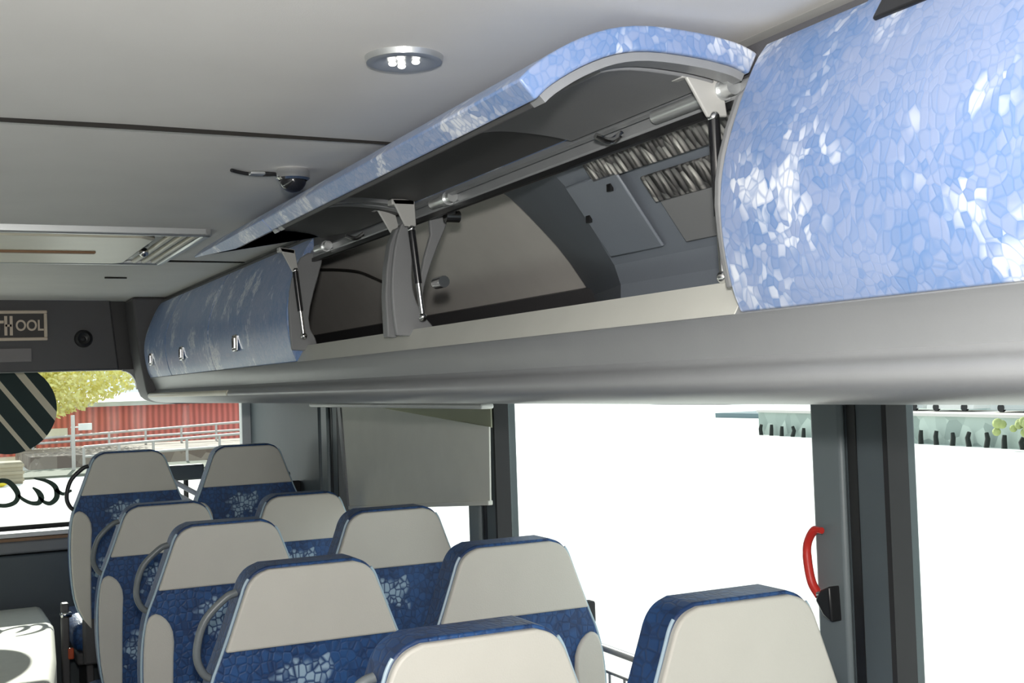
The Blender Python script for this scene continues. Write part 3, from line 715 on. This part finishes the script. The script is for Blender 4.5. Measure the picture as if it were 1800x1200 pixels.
def railing(name, label, x0, x1, y, z0, z1, base):
    r_ = empty(name, ((x0+x1)/2, y, base), label, 'railing')
    for f in (1., .55):
        MB().cyl((x0, y, base+(z0-base)*f), (x1, y, base+(z1-base)*f), .035, 8).build('rail', 'rail', r_)
    nn = 9
    for k in range(nn):
        t = k/(nn-1); x = x0+(x1-x0)*t
        MB().cyl((x, y, base), (x, y, z0+(z1-z0)*t), .035, 8).build('post', 'rail', r_)
railing('ramp_railing', 'pale railing right in front of the red building', 2.6, 10.7, 36, -1.12, -.82, -1.42)
railing('front_railing', 'lower pale railing nearer the bus, in front of the stone terrace', 3.4, 10, 31.1, -1.22, -.98, -1.75)
ve = MB().span(2.2, 10.8, 31.4, 37, GF, -1.42).build('stone_terrace', 'brownstone'); tag(ve, 'low grey stone terrace below the pale railings', 'terrace')
hd = MB().span(-6, 10.8, 28.2, 31.0, GF, GF+.05).build('grass_verge', 'verge'); tag(hd, 'grey green strip of grass at the foot of the stone terrace', 'grass', kind='stuff')
lp_ = empty('lamp_post', (3.05, 30, GF), 'thin white post beside the tree outside the windscreen', 'post')
MB().cyl((3.05, 30, GF+.05), (3.05, 30, -.42), .045, 10).build('pole', 'rail', lp_)
MB().box((3.32, 30, -.70), (.30, .06, .16)).box((3.15, 30, -.70), (.3, .03, .03)).build('sign_plate', 'whitepaint', lp_)
tr = empty('tree', (2.6, 37.5, GF), 'yellow green leafy tree outside the windscreen beside the red building', 'tree')
lf = MB()
for k in range(8500):
    a = random.uniform(0, 6.283); rr = random.random()**.45; ph = random.uniform(-1, 1)
    c = Vector((2.9+3.1*rr*math.cos(a)*math.sqrt(1-ph*ph), 37.4+1.8*rr*math.sin(a)*math.sqrt(1-ph*ph), .55+1.75*rr*ph))
    if c.z < -1.05+.36*abs(c.x-2.0): continue
    u = Vector((random.uniform(-1, 1), random.uniform(-1, 1), random.uniform(-1, 1))).normalized()*random.uniform(.06, .115)
    v = u.orthogonal().normalized()*u.length*.6
    lf.face([c-u, c-v, c+u, c+v])
lf.build('foliage', 'leaf', tr, smooth=0)
MB().tube([(2.7, 37.5, GF), (2.65, 37.5, -1.2), (2.8, 37.5, .6)], [.16, .12, .06], 10).build('trunk', 'trunk', tr)
cr = empty('crate', (1.42, 27.4, GF), 'brown crate on the white ground outside the windscreen', 'crate')
MB().span(.93, 1.75, 27.0, 27.8, GF, GF+.45).build('crate_box', 'crate', cr, bevel=.02)
for z in (.08, .23, .38): MB().span(.91, 1.77, 26.97, 27.0, GF+z-.03, GF+z+.03).build('slat', 'crate', cr)
yb = MB().ball((1.25, 26.3, GF+.09), .12, (1.4, 1, .75)).build('yellow_buoy', 'yellow'); tag(yb, 'yellow buoy lying on the white ground in front of the crate', 'buoy')

# far shore to the right
qx = lambda y: 37.3+(y-30)*.11
qy0, qy1 = 18, 62
W = -3.2
m = MB()
m.loft([[(qx(y), y, W), (qx(y)+14, y, W), (qx(y)+14, y, -2.02), (qx(y), y, -2.02)] for y in (qy0, 30, 45, 52)])
qw = m.build('stone_quay', 'stonewall'); tag(qw, 'pale green stone quay wall across the water', 'quay')
for k in range(34):
    y = 19+k*.98
    h_ = random.uniform(.45, .6)
    p = MB().tube([(qx(y)-.30, y, W), (qx(y)-.28+random.uniform(-.03, .03), y+random.uniform(-.12, .12), W+h_*.6), (qx(y)-.26, y, W+h_)], [.11, .10, .08], 8).build('mooring_pile', 'darkhole')
    tag(p, 'dark timber pile in the row along the stone quay across the water', 'pile', 'dark piles along the far quay')
wd = MB()
for k in range(14): wd.ball((qx(33)-.95+random.uniform(-.1, .1), 32.6+random.uniform(-1, 1), -2.3+random.uniform(-.25, .25)), random.uniform(.1, .22), (1, 1, 1), 8, 6)
wd = wd.build('shore_bush', 'weed'); tag(wd, 'olive bush growing over the far quay wall', 'bush')
cap_ = MB().loft([[(qx(y)-.12, y, -2.02), (qx(y)+3.2, y, -2.02), (qx(y)+3.2, y, -1.9), (qx(y)-.12, y, -1.9)] for y in (qy0, 30, 45, 52)]).build('quay_kerb', 'rail'); tag(cap_, 'pale coping strip along the top of the far quay', 'kerb')
hw_ = [(19, 24, 5, 2.0), (25.5, 29.5, 4, 1.2), (31, 36, 6, 1.6), (37.5, 41, 4.5, 1.0), (42.5, 48, 7, 1.3)]
hl = ['grey shore house nearest the right edge of the view, across the water', 'low grey shed among the shore houses across the water', 'broad grey shore house behind the olive bush across the water', 'small grey hut across the water just right of the window pillar', 'long grey shore house across the water left of the window pillar']
for (a, b, dx, hh), lb in zip(hw_, hl):
    hb_ = empty('shore_house', (qx((a+b)/2)+dx+2, (a+b)/2, -2.02), lb, 'house')
    X = qx((a+b)/2)+dx
    MB().span(X, X+4, a, b, -2.02, -2.02+hh).build('wall', 'housegrey', hb_)
    MB().prism([(X-.2, -2.02+hh), (X+2, -2.02+hh+1.1), (X+4.2, -2.02+hh)], 'y', a-.2, b+.2).build('roof', 'roofdark', hb_)
    for k in range(3):
        y = a+(b-a)*(k+.5)/3; MB().span(X-.04, X, y-.3, y+.3, -2.02+hh*.35, -2.02+hh*.75).build('window', 'boat', hb_)
for k in range(7):
    y = 20.5+k*3.6+random.uniform(-.3, .3)
    c_ = empty('parked_car', (qx(y)+2.2, y, -1.9), 'tiny pale car parked on the far quay', 'car', 'cars parked on the far quay')
    MB().loft([[(qx(y)+1.5, y+dy, z0) if s == 0 else (qx(y)+3, y+dy, z0) for s in (0, 1)]+[(qx(y)+2.9, y+dy, z1), (qx(y)+1.6, y+dy, z1)] for dy, z0, z1 in ((-1.3, -1.78, -1.4), (-.7, -1.78, -1.32), (-.35, -1.78, -1.0), (.5, -1.78, -1.0), (.9, -1.78, -1.32), (1.35, -1.78, -1.45))]).build('body', 'whitepaint' if k % 2 else 'roofgrey', c_)
    for dy in (-.8, .8): MB().cyl((qx(y)+1.48, y+dy, -1.715), (qx(y)+1.62, y+dy, -1.715), .17, 12).build('wheel', 'rubber', c_)
bt = empty('moored_ship', (80, 112, W), 'grey flat ship moored far across the water', 'ship')
MB().prism([(108, W+.1), (122, W+.1), (126, -1.9), (124, -2.3), (110, -2.6), (108, -2.6)], 'x', 78, 83).build('hull', 'boat', bt)
MB().span(79, 82, 109.5, 114.5, -2.6, -1.1).build('deckhouse', 'boat', bt)
MB().cyl((80, 113, -1.1), (80, 113, 1.2), .08, 8).build('mast', 'boat', bt)
pt = MB().span(54, 60, 60, 76, W, -2.85).build('long_pier', 'boat'); tag(pt, 'long low grey pier between the ship and the stone quay', 'pier')

# ------------------------------------------------------------------ lift everything so the aisle floor is z = 0
for o in S.objects:
    if o.parent is None: o.location.z += EYE

# ------------------------------------------------------------------ lights, sky, camera
wd_ = bpy.data.worlds.new('sky'); S.world = wd_; wd_.use_nodes = True
bg = wd_.node_tree.nodes['Background']; bg.inputs['Color'].default_value = (.86, .95, 1.0, 1); bg.inputs['Strength'].default_value = 1.3
sun = bpy.data.lights.new('sun', 'SUN'); sun.energy = 7.5; sun.angle = math.radians(.6); sun.color = (1, .96, .88)
so = bpy.data.objects.new('sun', sun); COL.objects.link(so)
so.rotation_euler = Vector((-.25, -1.6, -.92)).to_track_quat('-Z', 'Y').to_euler()
fl_ = bpy.data.lights.new('camera_flash', 'POINT'); fl_.energy = 100; fl_.shadow_soft_size = .03; fl_.color = (1, .97, .93)
fo = bpy.data.objects.new('camera_flash', fl_); fo.location = (0, 0, EYE+.12); COL.objects.link(fo)

f, yaw, pitch, roll = 2114.567, .452734, .0340497, -.0338919
cy, sy, cp, sp2 = math.cos(yaw), math.sin(yaw), math.cos(pitch), math.sin(pitch)
Fv = Vector((sy*cp, cy*cp, sp2)); Rv = Vector((cy, -sy, 0)); Uv = Rv.cross(Fv)
cr_, sr_ = math.cos(roll), math.sin(roll)
R2 = Rv*cr_+Uv*sr_; U2 = -Rv*sr_+Uv*cr_
cam = bpy.data.cameras.new('camera'); cam.sensor_width = 36; cam.lens = f/1800*36; cam.clip_start = .02; cam.clip_end = 1000
co = bpy.data.objects.new('camera', cam); COL.objects.link(co)
co.matrix_world = Matrix(((R2.x, U2.x, -Fv.x, 0), (R2.y, U2.y, -Fv.y, 0), (R2.z, U2.z, -Fv.z, EYE), (0, 0, 0, 1)))
S.camera = co
S.view_settings.view_transform = 'Standard'; S.view_settings.look = 'None'; S.view_settings.exposure = 0; S.view_settings.gamma = 1
S.cycles.use_denoising = True
S.cycles.max_bounces = 10; S.cycles.diffuse_bounces = 6; S.cycles.transparent_max_bounces = 16
